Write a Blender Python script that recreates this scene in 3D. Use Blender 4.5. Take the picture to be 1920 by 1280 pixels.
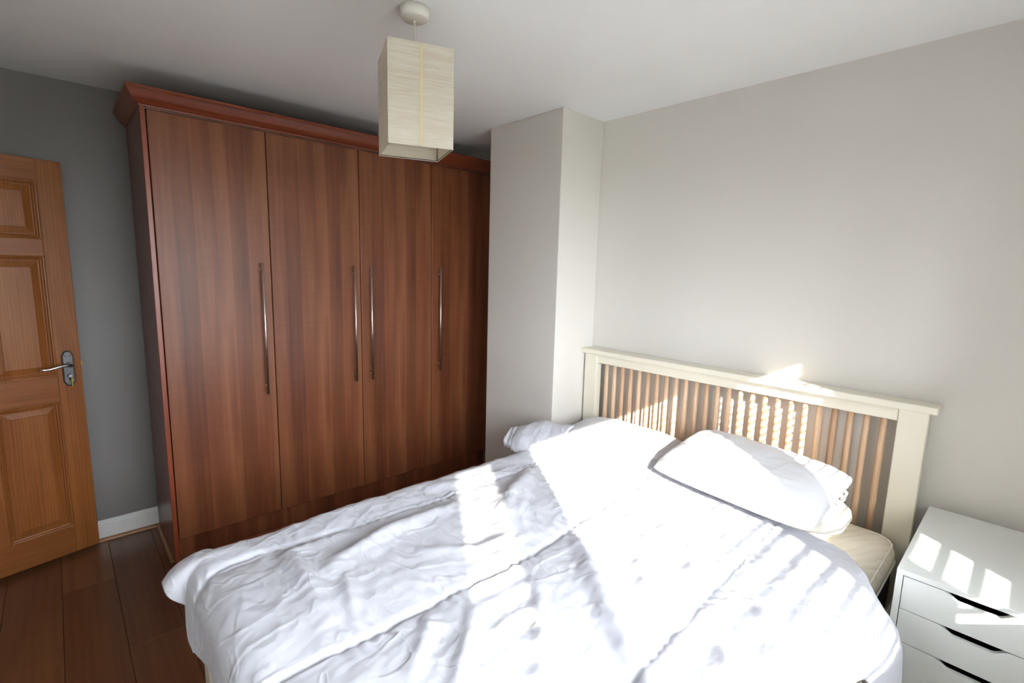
import bpy, bmesh, math, random
import numpy as np
from mathutils import Vector, Matrix, noise as mnoise

random.seed(7); np.random.seed(7)
for o in list(bpy.data.objects): bpy.data.objects.remove(o)
scene = bpy.context.scene
COL = scene.collection
R = math.radians

# ------------------------------------------------------------------ camera, sky, sun, exposure
def make_camera():
    a, b, r = R(46.9886), R(-8.3933), R(1.4741)
    F = Vector((-math.sin(a)*math.cos(b), math.cos(a)*math.cos(b), math.sin(b)))
    Rt = Vector((math.cos(a), math.sin(a), 0)); U = Rt.cross(F)
    R2 = Rt*math.cos(r) + U*math.sin(r); U2 = -Rt*math.sin(r) + U*math.cos(r)
    cd = bpy.data.cameras.new('camera'); co = bpy.data.objects.new('camera', cd); COL.objects.link(co)
    m = Matrix((R2, U2, -F)).transposed().to_4x4(); m.translation = Vector((3.3822, -2.4069, 1.5439))
    co.matrix_world = m
    cd.sensor_width = 36; cd.lens = 919.63/1920*36; cd.clip_start = .02
    scene.camera = co
make_camera()

world = bpy.data.worlds.new('World'); scene.world = world; world.use_nodes = True
wn = world.node_tree.nodes; wn.clear()
bg = wn.new('ShaderNodeBackground'); wo = wn.new('ShaderNodeOutputWorld')
bg.inputs[0].default_value = (0.87, 0.935, 1.0, 1); bg.inputs[1].default_value = 34.0
world.node_tree.links.new(bg.outputs[0], wo.inputs[0])

SUN = Vector((-1, .656, -.575)).normalized()       # the way the sunlight travels
sd = bpy.data.lights.new('sun', 'SUN'); sd.energy = 16; sd.angle = R(.53); sd.color = (1, .95, .87)
so = bpy.data.objects.new('sun', sd); COL.objects.link(so)
so.rotation_euler = SUN.to_track_quat('-Z', 'Y').to_euler(); so.location = (6, -4, 4)

pd = bpy.data.lights.new('window_portal', 'AREA'); pd.shape = 'RECTANGLE'; pd.size = 1.10; pd.size_y = 1.95
pd.cycles.is_portal = True
po = bpy.data.objects.new('window_portal', pd); COL.objects.link(po)
po.location = (4.08, -1.765, 1.46); po.rotation_euler = (0, R(90), 0)

vs = scene.view_settings
scene.display_settings.display_device = 'sRGB'
vs.view_transform = 'Standard'; vs.look = 'None'; vs.gamma = 1; vs.use_curve_mapping = False
vs.exposure = 0.4

# ------------------------------------------------------------------ helpers
def tag(o, label=None, cat=None, group=None, kind=None):
    if label: o['label'] = label
    if cat: o['category'] = cat
    if group: o['group'] = group
    if kind: o['kind'] = kind
    return o

def empty(name, loc=(0, 0, 0), rz=0.0):
    o = bpy.data.objects.new(name, None); COL.objects.link(o)
    o.location = loc; o.rotation_euler = (0, 0, rz); o.empty_display_size = .1
    return o

def link(name, me, mat, parent=None, smooth=False):
    o = bpy.data.objects.new(name, me); COL.objects.link(o)
    if mat is not None and not me.materials: me.materials.append(mat)
    if parent is not None: o.parent = parent
    if smooth:
        for p in me.polygons: p.use_smooth = True
    return o

def obj(name, bm, mat, parent=None, smooth=False):
    bmesh.ops.recalc_face_normals(bm, faces=bm.faces)
    me = bpy.data.meshes.new(name); bm.to_mesh(me); bm.free()
    return link(name, me, mat, parent, smooth)

def box(bm, x0, x1, y0, y1, z0, z1, bev=0.0, seg=2):
    b = bmesh.new()
    bmesh.ops.create_cube(b, size=1)
    for v in b.verts:
        v.co = Vector(((x0+x1)/2 + v.co.x*(x1-x0), (y0+y1)/2 + v.co.y*(y1-y0), (z0+z1)/2 + v.co.z*(z1-z0)))
    if bev > 0: bmesh.ops.bevel(b, geom=b.edges[:], offset=bev, segments=seg, profile=.5, affect='EDGES')
    merge(bm, b)

def merge(bm, b):
    me = bpy.data.meshes.new('t'); b.to_mesh(me); b.free(); bm.from_mesh(me); bpy.data.meshes.remove(me)

def boxo(name, dims, mat, parent=None, bev=0.0, seg=2):
    bm = bmesh.new(); box(bm, *dims, bev=bev, seg=seg)
    return obj(name, bm, mat, parent)

def tube(bm, pts, rad, n=10, cap=True):
    """round tube through pts; rad is a number, or a list of (ra, rb) for an oval"""
    pts = [Vector(p) for p in pts]; rings = []
    for i, p in enumerate(pts):
        d = (pts[min(i+1, len(pts)-1)] - pts[max(i-1, 0)]).normalized()
        up = Vector((0, 0, 1)) if abs(d.z) < .9 else Vector((1, 0, 0))
        a = d.cross(up).normalized(); b = a.cross(d).normalized()
        r = rad[i] if isinstance(rad, (list, tuple)) else rad
        ra, rb = r if isinstance(r, (list, tuple)) else (r, r)
        rings.append([bm.verts.new(p + a*ra*math.cos(t*2*math.pi/n) + b*rb*math.sin(t*2*math.pi/n)) for t in range(n)])
    for r0, r1 in zip(rings, rings[1:]):
        for k in range(n): bm.faces.new((r0[k], r0[(k+1) % n], r1[(k+1) % n], r1[k]))
    if cap: bm.faces.new(rings[0]); bm.faces.new(rings[-1])

def lathe(bm, prof, c=(0, 0, 0), n=32):
    rings = []
    for r, z in prof:
        if r < 1e-6: rings.append([bm.verts.new((c[0], c[1], c[2]+z))])
        else: rings.append([bm.verts.new((c[0]+r*math.cos(k*2*math.pi/n), c[1]+r*math.sin(k*2*math.pi/n), c[2]+z)) for k in range(n)])
    for a, b in zip(rings, rings[1:]):
        for k in range(n):
            k2 = (k+1) % n
            if len(a) == 1 and len(b) > 1: bm.faces.new((a[0], b[k], b[k2]))
            elif len(b) == 1 and len(a) > 1: bm.faces.new((a[k], a[k2], b[0]))
            elif len(a) > 1: bm.faces.new((a[k], a[k2], b[k2], b[k]))

def prism(bm, poly, axis, lo, hi):
    """extrude a closed 2D outline along an axis (0 x, 1 y, 2 z)"""
    def P(a, b, t): return {0: (t, a, b), 1: (a, t, b), 2: (a, b, t)}[axis]
    A = [bm.verts.new(P(a, b, lo)) for a, b in poly]; B = [bm.verts.new(P(a, b, hi)) for a, b in poly]
    n = len(poly)
    for k in range(n): bm.faces.new((A[k], A[(k+1) % n], B[(k+1) % n], B[k]))
    bm.faces.new(A); bm.faces.new(B[::-1])

def grid_mesh(name, P, mat, parent=None, flip=False):
    """P: (n, m, 3) array -> smooth quad grid"""
    n, m, _ = P.shape
    idx = np.arange(n*m).reshape(n, m)
    q = np.stack([idx[:-1, :-1], idx[1:, :-1], idx[1:, 1:], idx[:-1, 1:]], -1).reshape(-1, 4)
    if flip: q = q[:, ::-1]
    me = bpy.data.meshes.new(name); me.from_pydata(P.reshape(-1, 3).tolist(), [], q.tolist()); me.update()
    return link(name, me, mat, parent, True)

# ------------------------------------------------------------------ materials
def lin(c):
    c = np.array(c)/255.; return tuple(np.where(c <= .04045, c/12.92, ((c+.055)/1.055)**2.4)) + (1,)

class M:
    def __init__(s, name, rough=.5, col=(200, 200, 200), **kw):
        s.m = bpy.data.materials.new(name); s.m.use_nodes = True; s.t = s.m.node_tree
        s.n = s.t.nodes; s.b = s.n['Principled BSDF']; s.out = s.n['Material Output']
        s.b.inputs['Base Color'].default_value = lin(col); s.b.inputs['Roughness'].default_value = rough
        for k, v in kw.items(): s.b.inputs[k.replace('_', ' ')].default_value = v
    def N(s, t, **kw):
        n = s.n.new(t)
        for k, v in kw.items(): setattr(n, k, v)
        return n
    def L(s, a, b): s.t.links.new(a, b)
    def coord(s, scale=(1, 1, 1), loc=(0, 0, 0), out='Object'):
        tc = s.N('ShaderNodeTexCoord'); mp = s.N('ShaderNodeMapping')
        mp.inputs['Scale'].default_value = scale; mp.inputs['Location'].default_value = loc
        s.L(tc.outputs[out], mp.inputs[0]); return mp.outputs[0]
    def noise(s, vec, scale=5, detail=4, rough=.5, dist=0):
        n = s.N('ShaderNodeTexNoise'); s.L(vec, n.inputs['Vector'])
        n.inputs['Scale'].default_value = scale; n.inputs['Detail'].default_value = detail
        n.inputs['Roughness'].default_value = rough; n.inputs['Distortion'].default_value = dist
        return n.outputs['Fac']
    def math(s, op, a, b=None, clamp=False):
        n = s.N('ShaderNodeMath', operation=op, use_clamp=clamp)
        for i, v in enumerate((a, b)):
            if v is None: continue
            if hasattr(v, 'links'): s.L(v, n.inputs[i])
            else: n.inputs[i].default_value = v
        return n.outputs[0]
    def ramp(s, fac, stops):
        n = s.N('ShaderNodeValToRGB'); e = n.color_ramp.elements
        while len(e) < len(stops): e.new(.5)
        for k, (p, c) in enumerate(stops): e[k].position = p; e[k].color = c if len(c) == 4 else lin(c)
        s.L(fac, n.inputs[0]); return n.outputs[0]
    def mix(s, fac, a, b, mode='MIX'):
        n = s.N('ShaderNodeMix', data_type='RGBA', blend_type=mode)
        for i, v in ((0, fac), (6, a), (7, b)):
            if hasattr(v, 'links'): s.L(v, n.inputs[i])
            else: n.inputs[i].default_value = v
        return n.outputs[2]
    def col(s, c): s.L(c, s.b.inputs['Base Color']); return s
    def bump(s, h, strength=.3, dist=.002):
        n = s.N('ShaderNodeBump'); n.inputs['Strength'].default_value = strength; n.inputs['Distance'].default_value = dist
        s.L(h, n.inputs['Height']); s.L(n.outputs[0], s.b.inputs['Normal']); return s

def mat_paint(name, col, rough=.6, bump=.08):
    m = M(name, rough, col)
    v = m.coord()
    big = m.noise(v, 1.3, 3); c = lin(col)
    m.col(m.ramp(big, [(.3, tuple(x*.97 for x in c[:3])+(1,)), (.7, tuple(min(1, x*1.02) for x in c[:3])+(1,))]))
    m.bump(m.noise(v, 180, 3), bump, .001)
    return m.m

def mat_wood(name, cols, axis=2, rough=.35, stave=None, freq=1.0, coat=0.0, bump=.12, fig=.0, per_obj=False, contrast=1.0):
    """wood with the grain along axis; stave = width of the glued strips of differing tone"""
    m = M(name, rough); m.b.inputs['Coat Weight'].default_value = coat; m.b.inputs['Coat Roughness'].default_value = .25
    sc = [9.*freq]*3; sc[axis] = .55*freq
    fine = [70.*freq]*3; fine[axis] = 2.0*freq
    tc = m.N('ShaderNodeTexCoord'); vec = tc.outputs['Object']
    if per_obj:
        oi = m.N('ShaderNodeObjectInfo'); cx = m.N('ShaderNodeCombineXYZ')
        for k in range(3): m.L(m.math('MULTIPLY', oi.outputs['Random'], 37.0+11*k), cx.inputs[k])
        va = m.N('ShaderNodeVectorMath', operation='ADD'); m.L(vec, va.inputs[0]); m.L(cx.outputs[0], va.inputs[1]); vec = va.outputs[0]
    def mp(s):
        n = m.N('ShaderNodeMapping'); n.inputs['Scale'].default_value = s; m.L(vec, n.inputs[0]); return n.outputs[0]
    a = m.noise(mp(sc), 1.0, 5, .55, 1.2)
    w = m.N('ShaderNodeTexWave', wave_type='BANDS', bands_direction='X' if axis != 0 else 'Y')
    ws = [7*freq]*3; ws[axis] = .5*freq
    m.L(mp(ws), w.inputs[0]); w.inputs['Scale'].default_value = 1.6; w.inputs['Distortion'].default_value = 9; w.inputs['Detail'].default_value = 3
    w.inputs['Detail Scale'].default_value = .7
    f = m.noise(mp(fine), 1.0, 3, .6)
    t = m.math('ADD', m.math('MULTIPLY', a, .55), m.math('MULTIPLY', w.outputs['Fac'], .22*contrast))
    t = m.math('ADD', t, m.math('MULTIPLY', f, .22))
    if stave:
        sp = m.N('ShaderNodeSeparateXYZ'); m.L(vec, sp.inputs[0])
        ca = 1 if axis != 1 else 0
        src = sp.outputs[ca]
        fl = m.math('FLOOR', m.math('DIVIDE', src, stave)); wnz = m.N('ShaderNodeTexWhiteNoise', noise_dimensions='1D'); m.L(fl, wnz.inputs['W'])
        t = m.math('ADD', t, m.math('MULTIPLY', m.math('SUBTRACT', wnz.outputs['Value'], .5), .24*contrast))
    if per_obj:
        t = m.math('ADD', t, m.math('MULTIPLY', m.math('SUBTRACT', oi.outputs['Random'], .5), .25))
    if fig:                                       # rippled figure across the grain
        rs = [6.]*3; rs[axis] = 55.
        g = m.noise(mp(rs), 1.0, 2, .5, .6)
        t = m.math('ADD', t, m.math('MULTIPLY', m.math('SUBTRACT', g, .5), fig))
    c = m.ramp(t, [(.22, cols[0]), (.5, cols[1]), (.8, cols[2])])
    m.col(c); m.bump(f, bump, .0008)
    return m.m

WALL = mat_paint('wall_paint', (225, 221, 214))
WALLL = mat_paint('left_wall_shaded_grey', (122, 118, 115))  # grey paint, with light falloff and lens vignetting darkened into the colour
CEIL = mat_paint('ceiling_paint', (247, 247, 246))
TRIMW = mat_paint('white_gloss_trim', (218, 217, 214), .35, .03)
WARD = mat_wood('walnut_laminate', [(86, 44, 26), (118, 66, 40), (142, 90, 58)], 2, .40, stave=.078, freq=.9, fig=.10, bump=.1)
WARD.node_tree.nodes['Principled BSDF'].inputs['Specular IOR Level'].default_value = .42
EDGE = mat_wood('cherry_edge', [(112, 50, 28), (138, 66, 40), (158, 82, 52)], 2, .35, freq=1.5, contrast=.4)
CORN = mat_wood('cherry_cornice', [(104, 48, 28), (132, 64, 38), (150, 78, 48)], 1, .32, freq=1.5, contrast=.4)
DOORV = mat_wood('oak_veneer_vertical', [(118, 66, 28), (142, 86, 42), (160, 106, 58)], 2, .36, freq=2.2, coat=.04, contrast=.5)
DOORH = mat_wood('oak_veneer_horizontal', [(118, 66, 28), (140, 84, 41), (158, 104, 57)], 0, .36, freq=2.2, coat=.04, contrast=.5)
for _m in (DOORV, DOORH): _m.node_tree.nodes['Principled BSDF'].inputs['Specular IOR Level'].default_value = .3
FLOOR = mat_wood('oak_laminate_floor', [(84, 50, 28), (112, 72, 44), (138, 94, 60)], 0, .30, freq=.9, per_obj=True, contrast=.2)
BEAD = mat_wood('pine_beading', [(124, 86, 54), (148, 106, 68), (166, 124, 84)], 1, .4, freq=3)
SPIN = mat_wood('oiled_spindle_wood', [(190, 152, 120), (216, 182, 150), (232, 204, 176)], 2, .45, freq=4, per_obj=True, contrast=.6, bump=.2)
CREAM = mat_paint('cream_satin_paint', (234, 228, 210), .38, .03)
WHITEU = mat_paint('white_lacquer', (232, 236, 234), .32, .0)
STEEL = M('brushed_steel', .3, (214, 206, 198), Metallic=1.0).m
NICKEL = M('polished_nickel', .18, (205, 205, 208), Metallic=1.0).m
PEWTER = M('antique_pewter', .38, (112, 112, 114), Metallic=.85).m
PEWD = M('dark_pewter_rim', .45, (48, 42, 38), Metallic=.6).m
BRASS = M('brass', .3, (214, 170, 92), Metallic=1.0).m
BLACK = M('black_fabric', .9, (22, 22, 25)).m
DARK = M('dark_interior', .9, (26, 26, 26)).m
KEYTAG = M('yellow_green_tag', .5, (170, 176, 40)).m
PVC = mat_paint('white_upvc', (238, 238, 236), .3, .0)
SLAT = M('white_blind_slat', .5, (232, 230, 224)).m
BLUR = M('cord_white', .5, (225, 220, 205)).m

def mat_cloth(name, col, wr=1.0, thin=True):
    m = M(name, .85, col); m.b.inputs['Sheen Weight'].default_value = .15
    v = m.coord(); vs_ = m.coord((1, .35, .6))
    def crease(sc, scale, width, dist):
        c1 = m.noise(m.coord(sc), scale, 2, .4, dist)
        rid = m.math('DIVIDE', m.math('ABSOLUTE', m.math('SUBTRACT', c1, .5)), width)
        return m.math('SUBTRACT', 1.0, rid, True)
    h = m.math('ADD', m.math('MULTIPLY', crease((1, .55, .8), 5.5, .05, .5), .6), m.math('MULTIPLY', crease((.5, 1.1, .8), 7, .035, .8), .4))
    h = m.math('ADD', h, m.math('MULTIPLY', m.noise(v, 7, 2, .5, .4), 2.2))
    h = m.math('ADD', h, m.math('MULTIPLY', m.noise(vs_, 34, 3, .6, .6), .45))
    m.bump(h, .42*wr, .0075)
    return m.m
CLOTH = mat_cloth('white_cotton', (198, 199, 207), 1.0)
PILC = mat_cloth('white_pillow_cotton', (214, 214, 218), .6)

def mat_mattress():
    m = M('cream_knit', .9, (246, 241, 228))
    v = m.coord()
    w = m.N('ShaderNodeTexWave', wave_type='RINGS', rings_direction='SPHERICAL'); m.L(m.coord((1, 1, 1), (-2.86, .30, -.55)), w.inputs[0])
    w.inputs['Scale'].default_value = 9; w.inputs['Distortion'].default_value = 3; w.inputs['Detail'].default_value = 1
    g = m.math('POWER', w.outputs['Fac'], .35)
    h = m.math('ADD', g, m.math('MULTIPLY', m.noise(v, 400, 2), .12))
    m.bump(h, .6, .006); return m.m
MATT = mat_mattress()

def mat_shade():
    m = M('crinkled_paper', .8, (238, 226, 196))
    v = m.coord((6, 6, 150)); n = m.noise(v, 1.0, 5, .65, 1.0)
    c = m.ramp(n, [(.3, (234, 224, 204)), (.55, (247, 241, 227)), (.8, (254, 251, 243))])
    m.col(c); m.bump(n, .8, .003)
    tr = m.N('ShaderNodeBsdfTranslucent'); m.L(c, tr.inputs[0])
    mx = m.N('ShaderNodeMixShader'); mx.inputs[0].default_value = .35
    m.L(m.b.outputs[0], mx.inputs[1]); m.L(tr.outputs[0], mx.inputs[2]); m.L(mx.outputs[0], m.out.inputs[0])
    return m.m
SHADE = mat_shade()
STRIP = M('shade_seam_tape', .8, (228, 208, 165)).m

def mat_glass():
    m = M('window_glass', .0)
    t = m.N('ShaderNodeBsdfTransparent'); g = m.N('ShaderNodeBsdfGlossy'); g.inputs['Roughness'].default_value = 0
    f = m.N('ShaderNodeFresnel'); f.inputs[0].default_value = 1.3
    mx = m.N('ShaderNodeMixShader'); m.L(f.outputs[0], mx.inputs[0]); m.L(t.outputs[0], mx.inputs[1]); m.L(g.outputs[0], mx.inputs[2])
    m.L(mx.outputs[0], m.out.inputs[0]); return m.m
GLASS = mat_glass()

# ------------------------------------------------------------------ the room
H = 2.4; XR = 3.94; YF = -3.10
S = 'structure'
fl = boxo('floor', (-.1, XR+.1, YF-1.3, .1, -.10, -.012), DARK); tag(fl, kind=S)
# laminate boards, 0.19 wide, running away from the headboard's length (along x)
def plank_mesh(L, W):
    bm = bmesh.new(); g = .0006
    box(bm, g, L-g, g, W-g, -.012, 0, bev=.0012, seg=1)
    me = bpy.data.meshes.new('plank'); bm.to_mesh(me); bm.free(); me.materials.append(FLOOR); return me
PW, PL = .192, 1.285
cache = {}
row = 0; y = 0.0
while y > YF - .01:
    off = (row*0.47) % 1.0 * PL
    x = -off
    while x < XR:
        a, b = max(x, 0), min(x+PL, XR)
        if b-a > .02:
            k = round(b-a, 3)
            if k not in cache: cache[k] = plank_mesh(b-a, PW)
            o = link('plank', cache[k], None, fl); o.location = (a, max(y-PW, YF), 0) if y-PW > YF else (a, y-PW, 0)
        x += PL
    y -= PW; row += 1

tag(boxo('ceiling', (-.1, XR+.1, YF-1.3, .1, H, H+.1), CEIL), kind=S)
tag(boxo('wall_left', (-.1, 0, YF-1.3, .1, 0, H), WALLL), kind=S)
tag(boxo('wall_back', (0, XR+.1, 0, .1, 0, H), WALL), kind=S)
# boxed-in chimney breast beside the wardrobe
tag(boxo('wall_pier', (.938, 1.533, -.3503, 0, 0, H), WALL, bev=.003, seg=2), kind=S)
# wall with the window: opening y -2.76..-0.77, z .88..2.04
oy0, oy1, oz0, oz1 = -2.76, -.78, .90, 2.03
bm = bmesh.new()
box(bm, XR, XR+.1, YF-.1, oy0, 0, H); box(bm, XR, XR+.1, oy1, 0, 0, H)
box(bm, XR, XR+.1, oy0, oy1, 0, oz0); box(bm, XR, XR+.1, oy0, oy1, oz1, H)
tag(obj('wall_right', bm, WALL), kind=S)
# ground outside, one floor below
GR = M('outdoor_ground', .9, (120, 122, 112)); GR.col(GR.ramp(GR.noise(GR.coord(), .3, 4), [(.35, (96, 100, 88)), (.65, (136, 134, 126))]))
bm = bmesh.new(); box(bm, 4.3, 80, -60, 60, -2.9, -2.8); tag(obj('ground', bm, GR.m), kind=S)
# foot wall with the doorway
dx0, dx1, dz = .262, 1.04, 2.01
bm = bmesh.new()
box(bm, 0, dx0, YF-.1, YF, 0, H); box(bm, dx1, XR, YF-.1, YF, 0, H); box(bm, dx0, dx1, YF-.1, YF, dz, H)
tag(obj('wall_front', bm, WALL), kind=S)
tag(boxo('wall_landing', (-.1, XR+.1, YF-1.4, YF-1.3, 0, H), WALL), kind=S)
tag(boxo('wall_landing_side', (1.6, 1.7, YF-1.3, YF-.1, 0, H), WALL), kind=S)
bm = bmesh.new()
box(bm, dx0-.07, dx0-.002, YF-.012, YF+.018, 0, dz+.07, .004); box(bm, dx1+.002, dx1+.07, YF-.012, YF+.018, 0, dz+.07, .004)
box(bm, dx0-.002, dx1+.002, YF-.012, YF+.018, dz+.002, dz+.07, .004)
tag(obj('trim_1', bm, TRIMW), kind=S)

# baseboards with a moulded top, and pine beading at the floor
def base_poly(t=1): return [(0, 0), (.016, 0), (.016, .086), (.013, .089), (.0145, .093), (.0135, .098), (.008, .104), (.008, .108), (.005, .112), (0, .113)]
def skirting(name, axis, lo, hi, base, sign):
    bm = bmesh.new()
    prism(bm, [(base+sign*a, z) for a, z in base_poly()], axis, lo, hi)
    return tag(obj(name, bm, TRIMW), kind=S)
skirting('baseboard_left', 1, YF, -2.068, 0, 1)
def quad_poly(r=.016, n=6): return [(0, 0)] + [(r*math.cos(k*math.pi/2/n), r*math.sin(k*math.pi/2/n)) for k in range(n+1)]
bm = bmesh.new(); prism(bm, [(.016+a, b) for a, b in quad_poly()], 1, YF, -2.068)
tag(obj('trim_2', bm, BEAD), kind=S)
for nm, a, b in (('baseboard_back', 1.533, XR),):
    bm = bmesh.new(); prism(bm, [(-a_, z) for a_, z in base_poly()], 0, a, b); tag(obj(nm, bm, TRIMW), kind=S)
bm = bmesh.new(); prism(bm, [(XR-a_, z) for a_, z in base_poly()], 1, YF, 0); tag(obj('baseboard_right', bm, TRIMW), kind=S)

# window, three lights, with venetian blinds; sits in the right-hand wall
win = empty('window_1', (4.0, -1.77, .90)); tag(win, kind=S)
def wbox(nm, y0, y1, z0, z1, x0=3.985, x1=4.015, mat=PVC, bev=.003):
    o = boxo(nm, (x0-4.0, x1-4.0, y0+1.77, y1+1.77, z0-.90, z1-.90), mat, win, bev); return o
LIGHTS = [(-2.674, -2.464, .95, 1.95), (-2.204, -1.264, .95, 1.99), (-1.094, -.854, .95, 1.93)]
wbox('window_frame', oy0, -2.674, oz0, oz1); wbox('window_frame', -.854, oy1, oz0, oz1)
wbox('mullion', -2.464, -2.204, oz0, oz1); wbox('mullion', -1.264, -1.094, oz0, oz1)
for (a, b, c, d) in LIGHTS:
    wbox('window_frame', a, b, oz0, c); wbox('window_frame', a, b, d, oz1)
    wbox('pane', a, b, c, d, 4.001, 4.005, GLASS, 0)
wbox('window_sill', oy0, oy1, oz0-.03, oz0, 3.86, 4.04, TRIMW, .004)
def blind(a, b, top, label, zlow=1.32, tlow=75):
    e = empty('venetian_blind', (3.962, (a+b)/2, top)); tag(e, label, 'blind', 'blinds at the window')
    bm = bmesh.new(); z = top-.03; w = .0125
    while z > .955:
        pitch, tilt = (.036, R(57)) if z > zlow else (.047, R(tlow))
        # slat: shallow tilted strip, inner edge lower
        dxx, dzz = w*math.cos(tilt), w*math.sin(tilt)
        ys = ((a-b)/2-.012, (b-a)/2+.012)
        prof = [(-dxx, -dzz), (0, .0016), (dxx, dzz), (0, .0012)]
        vs_ = [[bm.verts.new((p[0], yy, z-top+p[1])) for p in prof] for yy in ys]
        for k in range(4): bm.faces.new((vs_[0][k], vs_[0][(k+1) % 4], vs_[1][(k+1) % 4], vs_[1][k]))
        z -= pitch
    s = obj('slats', bm, SLAT, e); s['kind'] = 'stuff'
    boxo('headrail', (-.016, .016, (a-b)/2-.012, (b-a)/2+.012, -.02, .008), SLAT, e, .003)
    for yy in np.linspace((a-b)/2+.05, (b-a)/2-.05, 2 if b-a < .5 else 4):
        bm = bmesh.new(); tube(bm, [(-.014, yy, 0), (-.014, yy, .94-top)], .0012, 6); tube(bm, [(.014, yy, 0), (.014, yy, .94-top)], .0012, 6)
        obj('ladder_cord', bm, BLUR, e)
blind(-2.69, -2.45, 2.0, 'narrow white venetian blind at the door end of the window', 1.68, 84)
blind(-2.23, -1.24, 2.02, 'wide white venetian blind over the middle of the window')
blind(-1.11, -.84, 2.0, 'narrow white venetian blind nearest the bedside drawers')

# ------------------------------------------------------------------ panelled door, standing open
TH = R(14.6)
door = empty('door_1', (.08, -2.34, 0), -(math.pi/2 - TH)); tag(door, kind=S)
zb, zt, W = .022, 1.998, .762
PX = [(.095, .33), (.43, .667)]
PZ = [(.165, .83), (.96, 1.548), (1.628, 1.898)]
T = -.036
def dbox(nm, x0, x1, z0, z1, mat): return boxo(nm, (x0, x1, T, 0, z0, z1), mat, door, .0012, 1)
dbox('stile', 0, .095, zb, zt, DOORV); dbox('stile', .667, W, zb, zt, DOORV)
for z0, z1 in ((zb, .165), (.83, .96), (1.548, 1.628), (1.898, zt)): dbox('rail', .0952, .6668, z0, z1, DOORH)
for z0, z1 in PZ: dbox('stile', .3302, .4298, z0+.0002, z1-.0002, DOORV)
for x0, x1 in PX:
    for z0, z1 in PZ:
        bm = bmesh.new()
        prof = [(0, 0), (.003, .0025), (.008, .001), (.011, -.006), (.016, -.008), (.020, -.014), (.024, -.014), (.026, -.012), (.052, -.004), (.054, -.002)]
        rings = []
        for o_, d_ in prof:
            rings.append([bm.verts.new(p) for p in ((x0+o_, d_, z0+o_), (x1-o_, d_, z0+o_), (x1-o_, d_, z1-o_), (x0+o_, d_, z1-o_))])
        for a_, b_ in zip(rings, rings[1:]):
            for k in range(4): bm.faces.new((a_[k], a_[(k+1) % 4], b_[(k+1) % 4], b_[k]))
        bm.faces.new(rings[-1])
        back = [bm.verts.new(p) for p in ((x0, T+.008, z0), (x1, T+.008, z0), (x1, T+.008, z1), (x0, T+.008, z1))]
        for k in range(4): bm.faces.new((rings[0][k], rings[0][(k+1) % 4], back[(k+1) % 4], back[k]))
        bm.faces.new(back)
        obj('panel', bm, DOORV, door)
# lever handle on its long plate
hd = empty('door_handle', (.052, 0, .993)); hd.parent = door
def plate(w, h, ch):
    n = 6; pts = []
    for sx, sz in ((1, 1), (-1, 1), (-1, -1), (1, -1)):
        c = [(w/2, h/2-ch), (w/2-.004, h/2-ch+.006), (w/4+.001, h/2-.003), (0.006, h/2)]
        c = [(sx*a, sz*b) for a, b in c]
        pts += c if sx*sz > 0 else c[::-1]
    return pts
bm = bmesh.new(); prism(bm, plate(.047, .18, .022), 1, 0, .006); bmesh.ops.bevel(bm, geom=bm.edges[:], offset=.001, segments=1, affect='EDGES')
obj('backplate_rim', bm, PEWD, hd)
bm = bmesh.new(); prism(bm, plate(.036, .165, .018), 1, .006, .0085); obj('backplate', bm, PEWTER, hd)
bm = bmesh.new()
tube(bm, [(0, .008, .02), (0, .012, .02), (0, .045, .02), (.001, .052, .02)], [.013, .010, .0095, .009], 14)
lv = [(-.006, .050, .019), (.006, .053, .021), (.025, .055, .0235), (.045, .056, .0215), (.065, .055, .0165), (.085, .052, .0125), (.105, .050, .0125), (.118, .050, .0155)]
tube(bm, lv, [(.007, .008), (.009, .009), (.007, .008), (.006, .0065), (.006, .006), (.006, .0058), (.006, .0055), (.003, .003)], 12)
obj('lever', bm, NICKEL, hd, True)
bm = bmesh.new(); tube(bm, [(0, .0085, -.036), (0, .0105, -.036)], .0085, 16); box(bm, -.003, .003, .008, .0106, -.058, -.036); obj('keyhole', bm, DARK, hd)
bm = bmesh.new(); tube(bm, [(0, .010, -.036), (0, .024, -.036)], .0022, 8); box(bm, -.009, .009, .024, .0265, -.044, -.028, .002); obj('key', bm, NICKEL, hd)
bm = bmesh.new(); box(bm, -.0055, -.0015, .0262, .0275, -.088, -.044, .0005, 1); obj('key_tag', bm, KEYTAG, hd)
for sx, sz in ((-1, 1), (1, 1), (-1, -1), (1, -1)):
    bm = bmesh.new(); lathe(bm, [(0, .0015), (.0028, .001), (.003, 0)], n=10)
    s = obj('screw', bm, PEWD if sz > 0 else BRASS, hd); s.rotation_euler = (-math.pi/2, 0, 0); s.location = (sx*.0105, .0085, sz*.064)
boxo('latch', (-.009, 0, -.024, -.010, 1.003, 1.022), BRASS, door, .002)

# ------------------------------------------------------------------ wardrobe
wd = empty('wardrobe', (0, -1.04, 0)); tag(wd, 'tall walnut-effect fitted wardrobe with four doors and long steel bar handles', 'wardrobe')
OY = 1.04
def wb(nm, x0, x1, y0, y1, z0, z1, mat, bev=.001, parent=None):
    return boxo(nm, (x0, x1, y0+OY, y1+OY, z0, z1), mat, parent or wd, bev, 1)
y0, y1 = -2.067, -.006
SIDE = mat_wood('wardrobe_side_laminate', [(88, 56, 46), (112, 74, 62), (132, 92, 78)], 2, .3, freq=.8)
wb('side_panel', .012, .543, y0, y0+.018, .0, 2.232, SIDE); wb('side_panel', .012, .543, y1-.018, y1, .0, 2.232, SIDE)
wb('edge_strip', .543, .5505, y0-.0005, y0+.0195, .0, 2.234, EDGE, .0015)
wb('top_panel', .012, .54, y0+.018, y1-.018, 2.214, 2.232, SIDE)
wb('back_panel', .012, .018, y0+.018, y1-.018, .02, 2.214, DARK)
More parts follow.
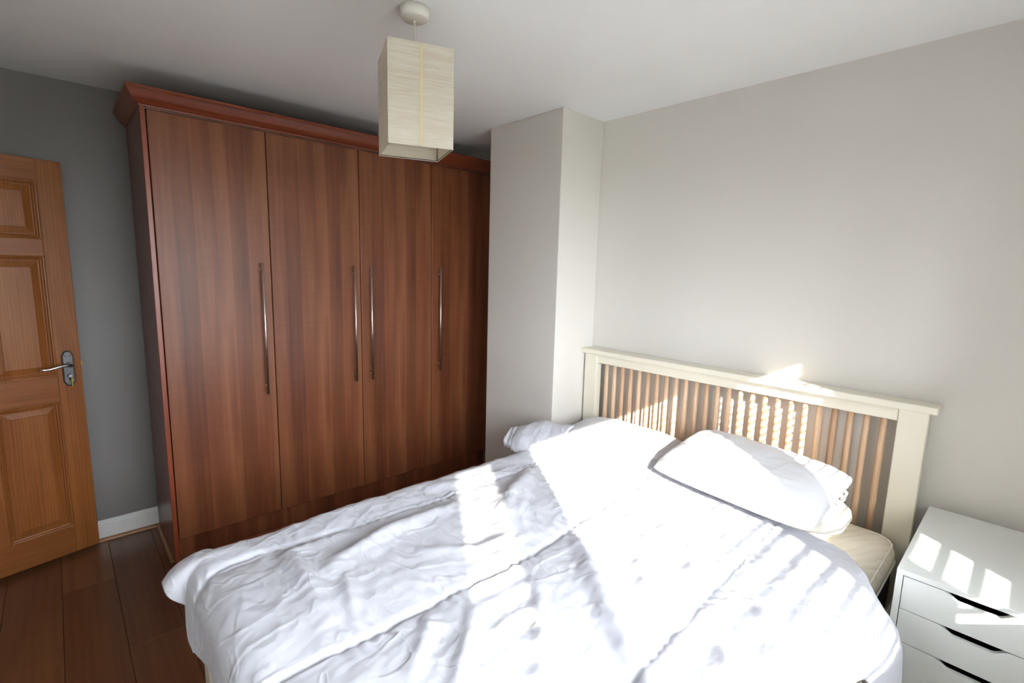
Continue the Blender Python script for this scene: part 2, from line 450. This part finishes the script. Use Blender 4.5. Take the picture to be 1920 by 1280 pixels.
wb('bottom_panel', .018, .52, y0+.018, y1-.018, .112, .13, SIDE)
wb('plinth', .50, .523, y0+.018, y1-.018, .0, .125, WARD)
bm = bmesh.new(); prism(bm, [(.523+a*1.2, b*1.3) for a, b in quad_poly(.014)], 1, y0+.02+OY, y1+OY); obj('plinth_beading', bm, EDGE, wd)
gaps = [-2.045, -1.5455, -1.0355, -.5255, -.0155]
for i in range(4):
    a, b = gaps[i]+.002, gaps[i+1]-.002
    bm = bmesh.new(); box(bm, 0, .020, 0, b-a, 0, 2.212-.134, .003, 2)
    d = obj('door', bm, WARD, wd); d.location = (.527, a+OY, .134)
    hy = (b-a)-.051 if i in (0, 1) else .051
    h0, h1 = .836-.134, 1.541-.134
    bm = bmesh.new()
    tube(bm, [(.055, hy, h0), (.055, hy, h1)], .0062, 14)
    for z in (h0+.045, h1-.045): tube(bm, [(.019, hy, z), (.055, hy, z)], .005, 10)
    hh = obj('bar_handle', bm, STEEL, d, False)
    for p in hh.data.polygons: p.use_smooth = len(p.vertices) == 4
# flared cornice, mitred at the front left corner
prof = [(-.012, 2.222), (.004, 2.222), (.006, 2.228), (.014, 2.232), (.024, 2.24), (.034, 2.25), (.044, 2.264), (.054, 2.279), (.060, 2.286), (.060, 2.296), (.046, 2.2965), (-.012, 2.236)]
XF = .548; YL = y0
bm = bmesh.new()
path = [lambda o, z: (XF+o, y1+OY, z), lambda o, z: (XF+o, YL-o*.85+OY, z), lambda o, z: (0.012, YL-o*.80+OY, z)]
rings = [[bm.verts.new(f(o, z)) for o, z in prof] for f in path]
n = len(prof)
for ra, rb in zip(rings, rings[1:]):
    for k in range(n): bm.faces.new((ra[k], ra[(k+1) % n], rb[(k+1) % n], rb[k]))
bm.faces.new(rings[0]); bm.faces.new(rings[-1][::-1])
obj('cornice', bm, CORN, wd)
# pine beading laid along the foot of the wardrobe's side
bm = bmesh.new(); prism(bm, [(y0-.001-a, b) for a, b in quad_poly()], 0, .034, .50)
tag(obj('trim_3', bm, BEAD), kind=S)

# ------------------------------------------------------------------ pendant lamp
lx, ly = 1.8309, -1.4463
pn = empty('pendant_lamp', (lx, ly, 1.936)); tag(pn, 'square cream crinkled paper pendant lampshade hanging from the ceiling', 'lamp')
bm = bmesh.new(); lathe(bm, [(0, 2.362), (.008, 2.362), (.040, 2.364), (.046, 2.369), (.048, 2.375), (.049, 2.3995), (0, 2.3995)], (0, 0, -1.936), 40)
obj('ceiling_rose', bm, mat_paint('rose_plastic', (238, 234, 226), .4, 0), pn, True)
bm = bmesh.new(); tube(bm, [(0, 0, 2.362-1.936), (0, 0, .27)], .0028, 10); tube(bm, [(0, 0, 2.364-1.936), (0, 0, 2.352-1.936)], .005, 12); obj('cord', bm, BLUR, pn, True)
bm = bmesh.new(); tube(bm, [(0, 0, .275), (0, 0, .262), (0, 0, .26), (0, 0, .21)], [.008, .012, .018, .018], 16); obj('lamp_holder', bm, BLUR, pn)
sh = empty('shade_frame', (0, 0, 0), 1.216); sh.parent = pn
s_ = .2157; hh = 2.2523-1.936
def wire_sq(z, inset=.001):
    k = s_/2-inset; return [(-k, -k, z), (k, -k, z), (k, k, z), (-k, k, z), (-k, -k, z)]
bm = bmesh.new()
for z in (.003, hh-.003): 
    q = wire_sq(z, .003)
    for a, b in zip(q, q[1:]): tube(bm, [a, b], .0013, 6)
for sx in (-1, 1):
    for sy in (-1, 1):
        tube(bm, [(sx*(s_/2-.003), sy*(s_/2-.003), hh-.003), (sx*.018, sy*.018, .262)], .0011, 6)
        tube(bm, [(sx*(s_/2-.003), sy*(s_/2-.003), .003), (sx*(s_/2-.003), sy*(s_/2-.003), hh-.003)], .0011, 6)
wire = obj('wire_frame', bm, PEWD, pn); wire.rotation_euler = (0, 0, 1.216)
bpy.data.objects.remove(sh)
# paper shade: four panes, slightly ridged across
bm = bmesh.new(); k = s_/2; t = .0012
nz = 90; cor = [(-k, -k), (k, -k), (k, k), (-k, k)]
def ring(inset):
    out = []
    for iz in range(nz+1):
        z = hh*iz/nz; j = .0005*math.sin(iz*2.1)*(1 if 0 < iz < nz else 0)
        out.append([bm.verts.new(((c[0]-(inset)*np.sign(c[0]))*(1+j*2), (c[1]-inset*np.sign(c[1]))*(1+j*2), z)) for c in cor])
    return out
ro, ri = ring(0), ring(t)
for iz in range(nz):
    for q in range(4):
        q2 = (q+1) % 4
        bm.faces.new((ro[iz][q], ro[iz][q2], ro[iz+1][q2], ro[iz+1][q]))
        bm.faces.new((ri[iz][q2], ri[iz][q], ri[iz+1][q], ri[iz+1][q2]))
for q in range(4):
    q2 = (q+1) % 4
    bm.faces.new((ro[0][q2], ro[0][q], ri[0][q], ri[0][q2])); bm.faces.new((ro[-1][q], ro[-1][q2], ri[-1][q2], ri[-1][q]))
shd = obj('lamp_shade', bm, SHADE, pn); shd.rotation_euler = (0, 0, 1.216)
bm = bmesh.new()
for xx in (-.0003,): box(bm, -.004, .004, -k-.0011, -k-.0005, .002, hh-.002)
sm = obj('seam', bm, STRIP, shd)

# ------------------------------------------------------------------ bed frame
bed = empty('bed', (2.35, -.06, 0)); tag(bed, 'cream painted double bed frame with wooden spindle headboard against the wall', 'bed')
def bb(nm, x0, x1, y0, y1, z0, z1, mat=CREAM, bev=.003): return boxo(nm, (x0-2.35, x1-2.35, y0+.06, y1+.06, z0, z1), mat, bed, bev)
bb('headboard_post', 1.546, 1.634, -.085, -.035, 0, 1.058); bb('headboard_post', 3.064, 3.153, -.085, -.035, 0, 1.058)
bb('top_cap', 1.533, 3.178, -.106, -.012, 1.058, 1.086, CREAM, .004)
bb('top_rail', 1.634, 3.064, -.078, -.044, 1.006, 1.058)
bb('lower_rail', 1.634, 3.064, -.078, -.044, .46, .527)
for i in range(25):
    x = 1.690 + i*(3.018-1.690)/24
    bm = bmesh.new(); tube(bm, [(0, 0, 0), (0, 0, .12), (0, 0, .36), (0, 0, .482)], [.0112, .0125, .0125, .0112], 14)
    o = obj('spindle', bm, SPIN, bed, True); o.location = (x-2.35, -.056+.06, .525)
bb('side_rail', 1.600, 1.625, -2.08, -.085, .20, .34); bb('side_rail', 3.134, 3.156, -2.08, -.085, .20, .34)
bb('footboard', 1.60, 3.156, -2.12, -2.08, .16, .38)
bb('foot_post', 1.585, 1.655, -2.135, -2.075, 0, .42); bb('foot_post', 3.09, 3.16, -2.135, -2.075, 0, .42)
for i in range(14):
    yy = -.25-i*.135; bb('slat', 1.626, 3.133, yy-.035, yy+.035, .285, .303, BEAD, .001)

# mattress
def rrect(x0, x1, y0, y1, r, n=8):
    pts = []
    for cx, cy, a0 in ((x1-r, y1-r, 0), (x0+r, y1-r, 90), (x0+r, y0+r, 180), (x1-r, y0+r, 270)):
        for k in range(n+1): t = R(a0+90*k/n); pts.append((cx+r*math.cos(t), cy+r*math.sin(t)))
    return pts
def loft(bm, loops, close=True):
    V = [[bm.verts.new(p) for p in L] for L in loops]
    n = len(V[0])
    for a, b in zip(V, V[1:]):
        for k in range(n): bm.faces.new((a[k], a[(k+1) % n], b[(k+1) % n], b[k]))
    if close: bm.faces.new(V[0][::-1]); bm.faces.new(V[-1])
mt = empty('mattress', (2.36, -1.07, .303)); tag(mt, 'cream quilted mattress with black side band on the bed', 'mattress')
MX0, MX1, MY0, MY1 = 1.65, 3.128, -2.07, -.10
def mloop(off, z, r=.09): return [(x-2.36, y+1.07, z-.303) for x, y in rrect(MX0+off, MX1-off, MY0+off, MY1-off, max(.03, r-off))]
bm = bmesh.new(); loft(bm, [mloop(.02, .3035), mloop(.006, .31), mloop(.004, .40), mloop(.006, .492)]); obj('side_band', bm, BLACK, mt, True)
bm = bmesh.new(); loft(bm, [mloop(.010, .488), mloop(.001, .495), mloop(.0, .51), mloop(.003, .53), mloop(.010, .545), mloop(.022, .555), mloop(.05, .561), mloop(.2, .566), mloop(.5, .568)])
obj('quilted_top', bm, MATT, mt, True)
for z, o_ in ((.552, .014), (.492, .0)):
    bm = bmesh.new(); L = mloop(o_-.001, z); L.append(L[0]); L.append(L[1]); tube(bm, L, .0035, 8, False); obj('piping', bm, MATT, mt, True)

# ------------------------------------------------------------------ cloth shapes
def fbm(x, y, sc, seed=0, oct=3):
    x = np.asarray(x, float); out = np.zeros(x.shape); xf = x.ravel(); yf = np.broadcast_to(y, x.shape).ravel(); o = out.ravel()
    for i in range(xf.size):
        o[i] = mnoise.fractal(Vector((xf[i]*sc, yf[i]*sc, seed*7.3)), 1.0, 2.0, oct)
    return o.reshape(x.shape)
def segdist(px, py, pts):
    """distance to a polyline, and signed side"""
    best = np.full(px.shape, 9.); prm = np.zeros(px.shape); tot = 0; 
    L = [math.hypot(b[0]-a[0], b[1]-a[1]) for a, b in zip(pts, pts[1:])]; T_ = sum(L)
    for (a, b), l in zip(zip(pts, pts[1:]), L):
        dx, dy = b[0]-a[0], b[1]-a[1]
        t = np.clip(((px-a[0])*dx+(py-a[1])*dy)/(l*l), 0, 1)
        d = np.hypot(px-a[0]-t*dx, py-a[1]-t*dy); m = d < best
        best = np.where(m, d, best); prm = np.where(m, (tot+t*l)/T_, prm); tot += l
    return best, prm
def sstep(a, b, x): t = np.clip((x-a)/(b-a), 0, 1); return t*t*(3-2*t)

DU = dict(xl=1.70, xr=3.10, yf=-2.10)
SEAMS = [[(1.90, -2.5), (1.77, -2.08), (1.785, -1.918), (1.804, -1.815), (1.823, -1.641), (1.836, -1.195), (1.84, -.4)],
         [(2.32, -2.5), (2.32, -2.023), (2.336, -1.865), (2.325, -1.635), (2.344, -1.318), (2.309, -1.073), (2.28, -.5)],
         [(2.90, -2.5), (2.858, -1.531), (2.832, -1.3), (2.816, -.836), (2.8, -.4)]]
FOLDS = [([(1.84, -1.80), (1.86, -1.93), (2.02, -1.94), (2.25, -1.955)], .030, .022),
         ([(2.06, -1.89), (2.0, -1.828), (1.947, -1.626), (1.93, -1.30)], .036, .026),
         ([(2.07, -1.84), (2.281, -1.906)], .018, .012),
         ([(2.355, -1.115), (2.654, -1.347), (2.86, -1.48), (3.0, -1.56)], .034, .028),
         ([(2.484, -.962), (2.647, -1.134), (2.80, -1.36)], .022, .012),
         ([(2.655, -.851), (2.78, -1.08)], .022, .012),
         ([(2.908, -.979), (3.029, -1.133)], .026, .016),
         ([(1.83, -.78), (2.025, -1.136), (2.186, -1.315), (2.3, -1.42)], .040, .028),
         ([(2.36, -1.72), (2.535, -1.90)], .022, .012), ([(2.40, -1.60), (2.605, -1.82), (2.7, -1.95)], .022, .014),
         ([(2.45, -1.4), (2.65, -1.6), (2.80, -1.75)], .022, .012), ([(1.72, -1.35), (1.80, -1.05), (1.79, -.85)], .025, .014),
         ([(2.1, -1.62), (2.22, -1.45), (2.27, -1.25)], .02, .010), ([(2.0, -1.0), (2.15, -1.2), (2.26, -1.25)], .02, .010),
         ([(2.9, -1.2), (3.05, -1.4), (3.12, -1.6)], .025, .014)]
def duvet_height(X, Y):
    z = .612 + .008*fbm(X, Y, 1.8, 1, 2)
    # puff between the seams
    edges = [1.45, 1.80, 2.33, 2.84, 3.3]
    for a, b in zip(edges, edges[1:]):
        u = np.clip((X-a)/(b-a), 0, 1); z = z + .017*np.sin(np.pi*u)**.7
    for i, s in enumerate(SEAMS):
        d, p = segdist(X, Y, s)
        z = z - .010*np.exp(-(d/.010)**2)
        z = z + .0035*np.exp(-(d/.05)**2)*np.sin(Y*95+4*np.sin(Y*23)+i)*sstep(0, .012, d)
    for pts, w, h in FOLDS:
        d, p = segdist(X, Y, pts); env = np.sin(np.clip(p, .0, 1)*np.pi)**.6
        z = z + h*env*np.exp(-(d/w)**2)
    rg = 1-np.abs(fbm(X*1.0, Y*1.6, 5.0, 3, 3))*2
    z = z + .0045*np.clip(rg, -1, 1)
    rg2 = 1-np.abs(fbm(X*1.6+Y*.5, Y*1.0-X*.4, 13, 9, 2))*2
    z = z + .0012*np.clip(rg2, -1, 1)
    return z
def duvet(n=400, m=430):
    d0 = DU
    s = np.linspace(1.48, 3.42, n)[:, None]*np.ones((1, m))
    tt = np.linspace(0, 1, m)[None, :]*np.ones((n, 1))
    # head edge runs higher on the left, over the pillow
    head = np.interp(s[:, 0], [1.40, 1.62, 1.75, 1.95, 2.30, 2.45, 2.9, 3.04, 3.12, 3.20, 3.42], [-.66, -.56, -.46, -.34, -.42, -.40, -.47, -.52, -.61, -.72, -.80])[:, None]
    foot = -2.275 + .012*np.sin(s*9) - .045*sstep(1.64, 1.82, s)
    t = head + (foot-head)*tt
    smax = 3.215 + .150*sstep(-1.02, -.84, t) + .007*np.sin(t*48)
    s = np.where(s > 3.0, 3.0 + (s-3.0)*(smax-3.0)/.42, s)
    ex = np.where(s < d0['xl'], s-d0['xl'], np.where(s > d0['xr'], s-d0['xr'], 0.)); ey = np.minimum(0, t-d0['yf'])
    e = np.hypot(ex, ey)+1e-9; ux, uy = ex/e, ey/e
    diag = np.abs(ux*uy)*2
    r = .085 + .115*np.sqrt(diag)*(s < 2); q = r*math.pi/2
    flare = .10 + .35*np.sqrt(diag)*(s < 2)
    hor = np.where(e < q, r*np.sin(e/r), r+(e-q)*flare); drop = np.where(e < q, r*(1-np.cos(e/r)), r+(e-q)*np.sqrt(np.maximum(0, 1-flare**2)))
    X = np.clip(s, d0['xl'], d0['xr']) + ux*hor; Y = np.maximum(t, d0['yf']) + uy*hor
    X = X + .050*sstep(-1.05, -.84, t)*sstep(3.12, 3.26, s)
    top = duvet_height(s, t)
    base = top - drop
    # ripples of the hanging cloth
    hang = sstep(.10, .30, e)
    rip = .018*np.sin(t*17+1.3)*np.abs(ux) + .014*np.sin(s*15)*np.abs(uy)
    X = X + ux*rip*hang; Y = Y + uy*rip*hang
    # rises onto the left pillow, and a little at the right pillow's front
    lift = .070*np.exp(-((s-2.05)/.36)**4)*sstep(-.64, -.38, t)
    z = base + lift
    # right-hand head corner lies low on the mattress edge
    hem = sstep(0.0, .05, 1-tt)  # thin at the foot hem
    P = np.stack([X, Y, z], -1)
    P -= np.array([2.35, -1.3, .57])
    o = grid_mesh('duvet', P, CLOTH)
    o.location = (2.35, -1.3, .57)
    md = o.modifiers.new('thick', 'SOLIDIFY'); md.thickness = .03; md.offset = -1; md.use_rim = True
    return o
dv = duvet(); tag(dv, 'rumpled white quilted duvet spread over the bed', 'duvet')
# make normals point up
def fix_up(o):
    me = o.data; 
    if sum(p.normal.z for p in me.polygons) < 0: me.flip_normals()
fix_up(dv)

# duvet corner folded back on itself beside the pier
def lump(name, c, rx, ry, rz, h, parent, mat, seed, bmp=.006, tilt=(0, 0), power=2.6, sub=90, rk=.1, ex=.45):
    """puffy cushion-shaped body: two height sheets meeting at a seam"""
    u = np.linspace(-1, 1, sub)[:, None]*np.ones((1, sub)); v = u.T
    out = []
    prof = (np.clip(1-np.abs(u)**power, 0, 1)*np.clip(1-np.abs(v)**power, 0, 1))**ex
    # corners pulled out, sides drawn in
    pin = 1-.05*(1-np.abs(v)**2) ; pin2 = 1-.05*(1-np.abs(u)**2)
    X0 = u*rx*pin*np.sqrt(1-rk*v**4); Y0 = v*ry*pin2*np.sqrt(1-rk*u**4)
    nz_ = fbm(X0, Y0, 5, seed, 3)*bmp*1.5 + (1-2*np.abs(fbm(X0, Y0*1.7, 9, seed+3, 2)))*bmp*.5
    nz_ = nz_*sstep(.15, .75, prof)
    top = prof*h*.62+nz_; bot = -prof*h*.38
    return X0, Y0, top, bot
def pillow(name, loc, rot, rx, ry, h, mat, label, seed, rk=.10, ex=.45, deform=None, tie=None):
    X0, Y0, top, bot = lump(name, None, rx, ry, 0, h, None, mat, seed, rk=rk, ex=ex)
    n = X0.shape[0]
    def bend(X, Y, Z):
        if deform is not None: Z = Z + deform(X, Y)
        return np.stack([X, Y, Z], -1)
    A = bend(X0, Y0, top); B = bend(X0, Y0, bot)
    e = empty(name, loc) ; bpy.data.objects.remove(e)
    V = np.concatenate([A.reshape(-1, 3), B.reshape(-1, 3)]); idx = np.arange(n*n).reshape(n, n)
    q1 = np.stack([idx[:-1, :-1], idx[1:, :-1], idx[1:, 1:], idx[:-1, 1:]], -1).reshape(-1, 4)
    q2 = q1[:, ::-1]+n*n
    me = bpy.data.meshes.new(name); me.from_pydata(V.tolist(), [], np.concatenate([q1, q2]).tolist()); me.update()
    bm = bmesh.new(); bm.from_mesh(me); bmesh.ops.remove_doubles(bm, verts=bm.verts, dist=.0008); bm.to_mesh(me); bm.free()
    o = link(name, me, mat, None, True); o.location = loc; o.rotation_euler = rot
    tag(o, label, 'pillow')
    return o
PILO = mat_cloth('ivory_pillow_ticking', (240, 236, 226), .4)
pillow('pillow', (1.97, -.33, .640), (R(9), 0, R(1)), .33, .225, .15, PILC, 'white pillow at the far side, half covered by the duvet', 2)
pillow('pillow', (2.67, -.285, .628), (R(3), R(0), R(-1)), .34, .165, .125, PILO, 'uncased ivory pillow lying beneath the cased white pillow', 5, rk=.55, ex=.36)
rp = pillow('pillow', (2.635, -.350, .728), (R(12), R(1), R(-4)), .338, .220, .150, PILC, 'plump white pillow nearest the bedside drawers, on top of another pillow', 11, rk=.13)
# pillowcase ties
bm = bmesh.new()
for k_, (pts) in enumerate(([(.305, .10, -.01), (.320, .092, -.02), (.318, .08, -.04), (.323, .078, -.052)], [(.305, .13, -.005), (.324, .122, -.018), (.320, .112, -.042), (.312, .10, -.055)])):
    tube(bm, pts, [(.006, .0012)]*4, 8)
ti = obj('pillowcase_tie', bm, PILC, rp, True)

# turned-back corner, a part of the duvet
def corner():
    n, m = 70, 60
    u = np.linspace(0, 1, n)[:, None]*np.ones((1, m)); v = np.linspace(0, 1, m)[None, :]*np.ones((n, 1))
    # a thick roll running from the left hem (u=0) to the pillow (u=1); v goes round the top of the roll
    cx = 1.50+u*.28; cy = -.640+u*.15; ang = (v*1.15-.08)*math.pi
    rad = (.070+.038*sstep(0, .40, u))*(1+.04*fbm(u*3, v*3, 2.0, 4, 2))
    rad = rad*(.92+.08*sstep(0, .2, u)) + .006*np.sin(v*16+u*5)*sstep(.45, 0, u)
    dy = -np.cos(ang)*rad*1.25; dz = np.sin(ang)*rad*(1+.25*np.cos(ang)*-1*.3)
    X = cx + dy*-.35 + .012*fbm(u*4, v*2, 1.6, 8, 2); Y = cy + dy; Z = .622 + dz + .008*u + .006*np.sin(u*9+v*5)
    Z = Z + .004*np.sin(u*60+v*8)*sstep(.25, 0, np.minimum(v, u))
    P = np.stack([X, Y, Z], -1) - np.array([2.35, -1.3, .57])
    o = grid_mesh('turned_corner', P, CLOTH, dv); fix_up(o)
    md = o.modifiers.new('thick', 'SOLIDIFY'); md.thickness = .014; md.offset = -1
    return o
corner()
# tie at the right-hand duvet corner
bm = bmesh.new(); 
tube(bm, [(3.235-2.35, -.90+1.3, .36-.57), (3.24-2.35, -.905+1.3, .33-.57), (3.235-2.35, -.91+1.3, .305-.57), (3.205-2.35, -.93+1.3, .30-.57), (3.19-2.35, -.95+1.3, .298-.57)], .004, 8)
obj('duvet_tie', bm, CLOTH, dv, True)

# ------------------------------------------------------------------ bedside drawer unit
cb = empty('drawer_unit', (3.37, -.35, 0)); tag(cb, 'narrow white drawer unit with scooped drawer fronts standing beside the bed', 'drawers')
x0, x1, yb, yf_ = 3.19, 3.55, -.055, -.65
def cbx(nm, a, b, c, d, e_, f, mat=WHITEU, bev=.001): return boxo(nm, (a-3.37, b-3.37, c+.35, d+.35, e_, f), mat, cb, bev)
cbx('side_panel', x0, x0+.016, yf_, yb, 0, .686); cbx('side_panel', x1-.016, x1, yf_, yb, 0, .686)
cbx('top_panel', x0, x1, yf_, yb, .686, .702, WHITEU, .0012)
cbx('back_panel', x0+.016, x1-.016, yb-.012, yb-.002, .02, .686, DARK)
cbx('plinth', x0+.016, x1-.016, yf_+.03, yf_+.045, 0, .036)
zz = [.684, .581, .478, .331, .184, .037]
for i in range(5):
    a, b = x0+.018, x1-.018; zt_, zb_ = zz[i]-.001, zz[i+1]+.001
    pts = [(a, zb_), (b, zb_), (b, zt_)]
    nseg = 14; xc = 3.368; hw1, hw0, dp = .074, .036, .0195
    right = [(xc+hw1 - k*(hw1-hw0)/nseg, zt_-dp*(.5-.5*math.cos(math.pi*k/nseg))) for k in range(nseg+1)]
    left = [(2*xc-p[0], p[1]) for p in right[::-1]]
    pts += right + left + [(a, zt_)]
    bm = bmesh.new(); prism(bm, [(p[0]-3.37, p[1]) for p in pts], 1, yf_+.001+.35, yf_+.016+.35)
    bmesh.ops.bevel(bm, geom=[e_ for e_ in bm.edges if abs(e_.verts[0].co.y-e_.verts[1].co.y) < 1e-6 and e_.verts[0].co.y < yf_+.002+.35], offset=.001, segments=1, affect='EDGES')
    dr = obj('drawer', bm, WHITEU, cb)
    bm = bmesh.new(); h_ = zt_-.03
    box(bm, a+.01-3.37, a+.02-3.37, yf_+.016+.35, yb-.04+.35, zb_+.005, h_); box(bm, b-.02-3.37, b-.01-3.37, yf_+.016+.35, yb-.04+.35, zb_+.005, h_)
    box(bm, a+.02-3.37, b-.02-3.37, yf_+.016+.35, yb-.04+.35, zb_+.005, zb_+.01)
    obj('drawer_box', bm, DARK, dr)
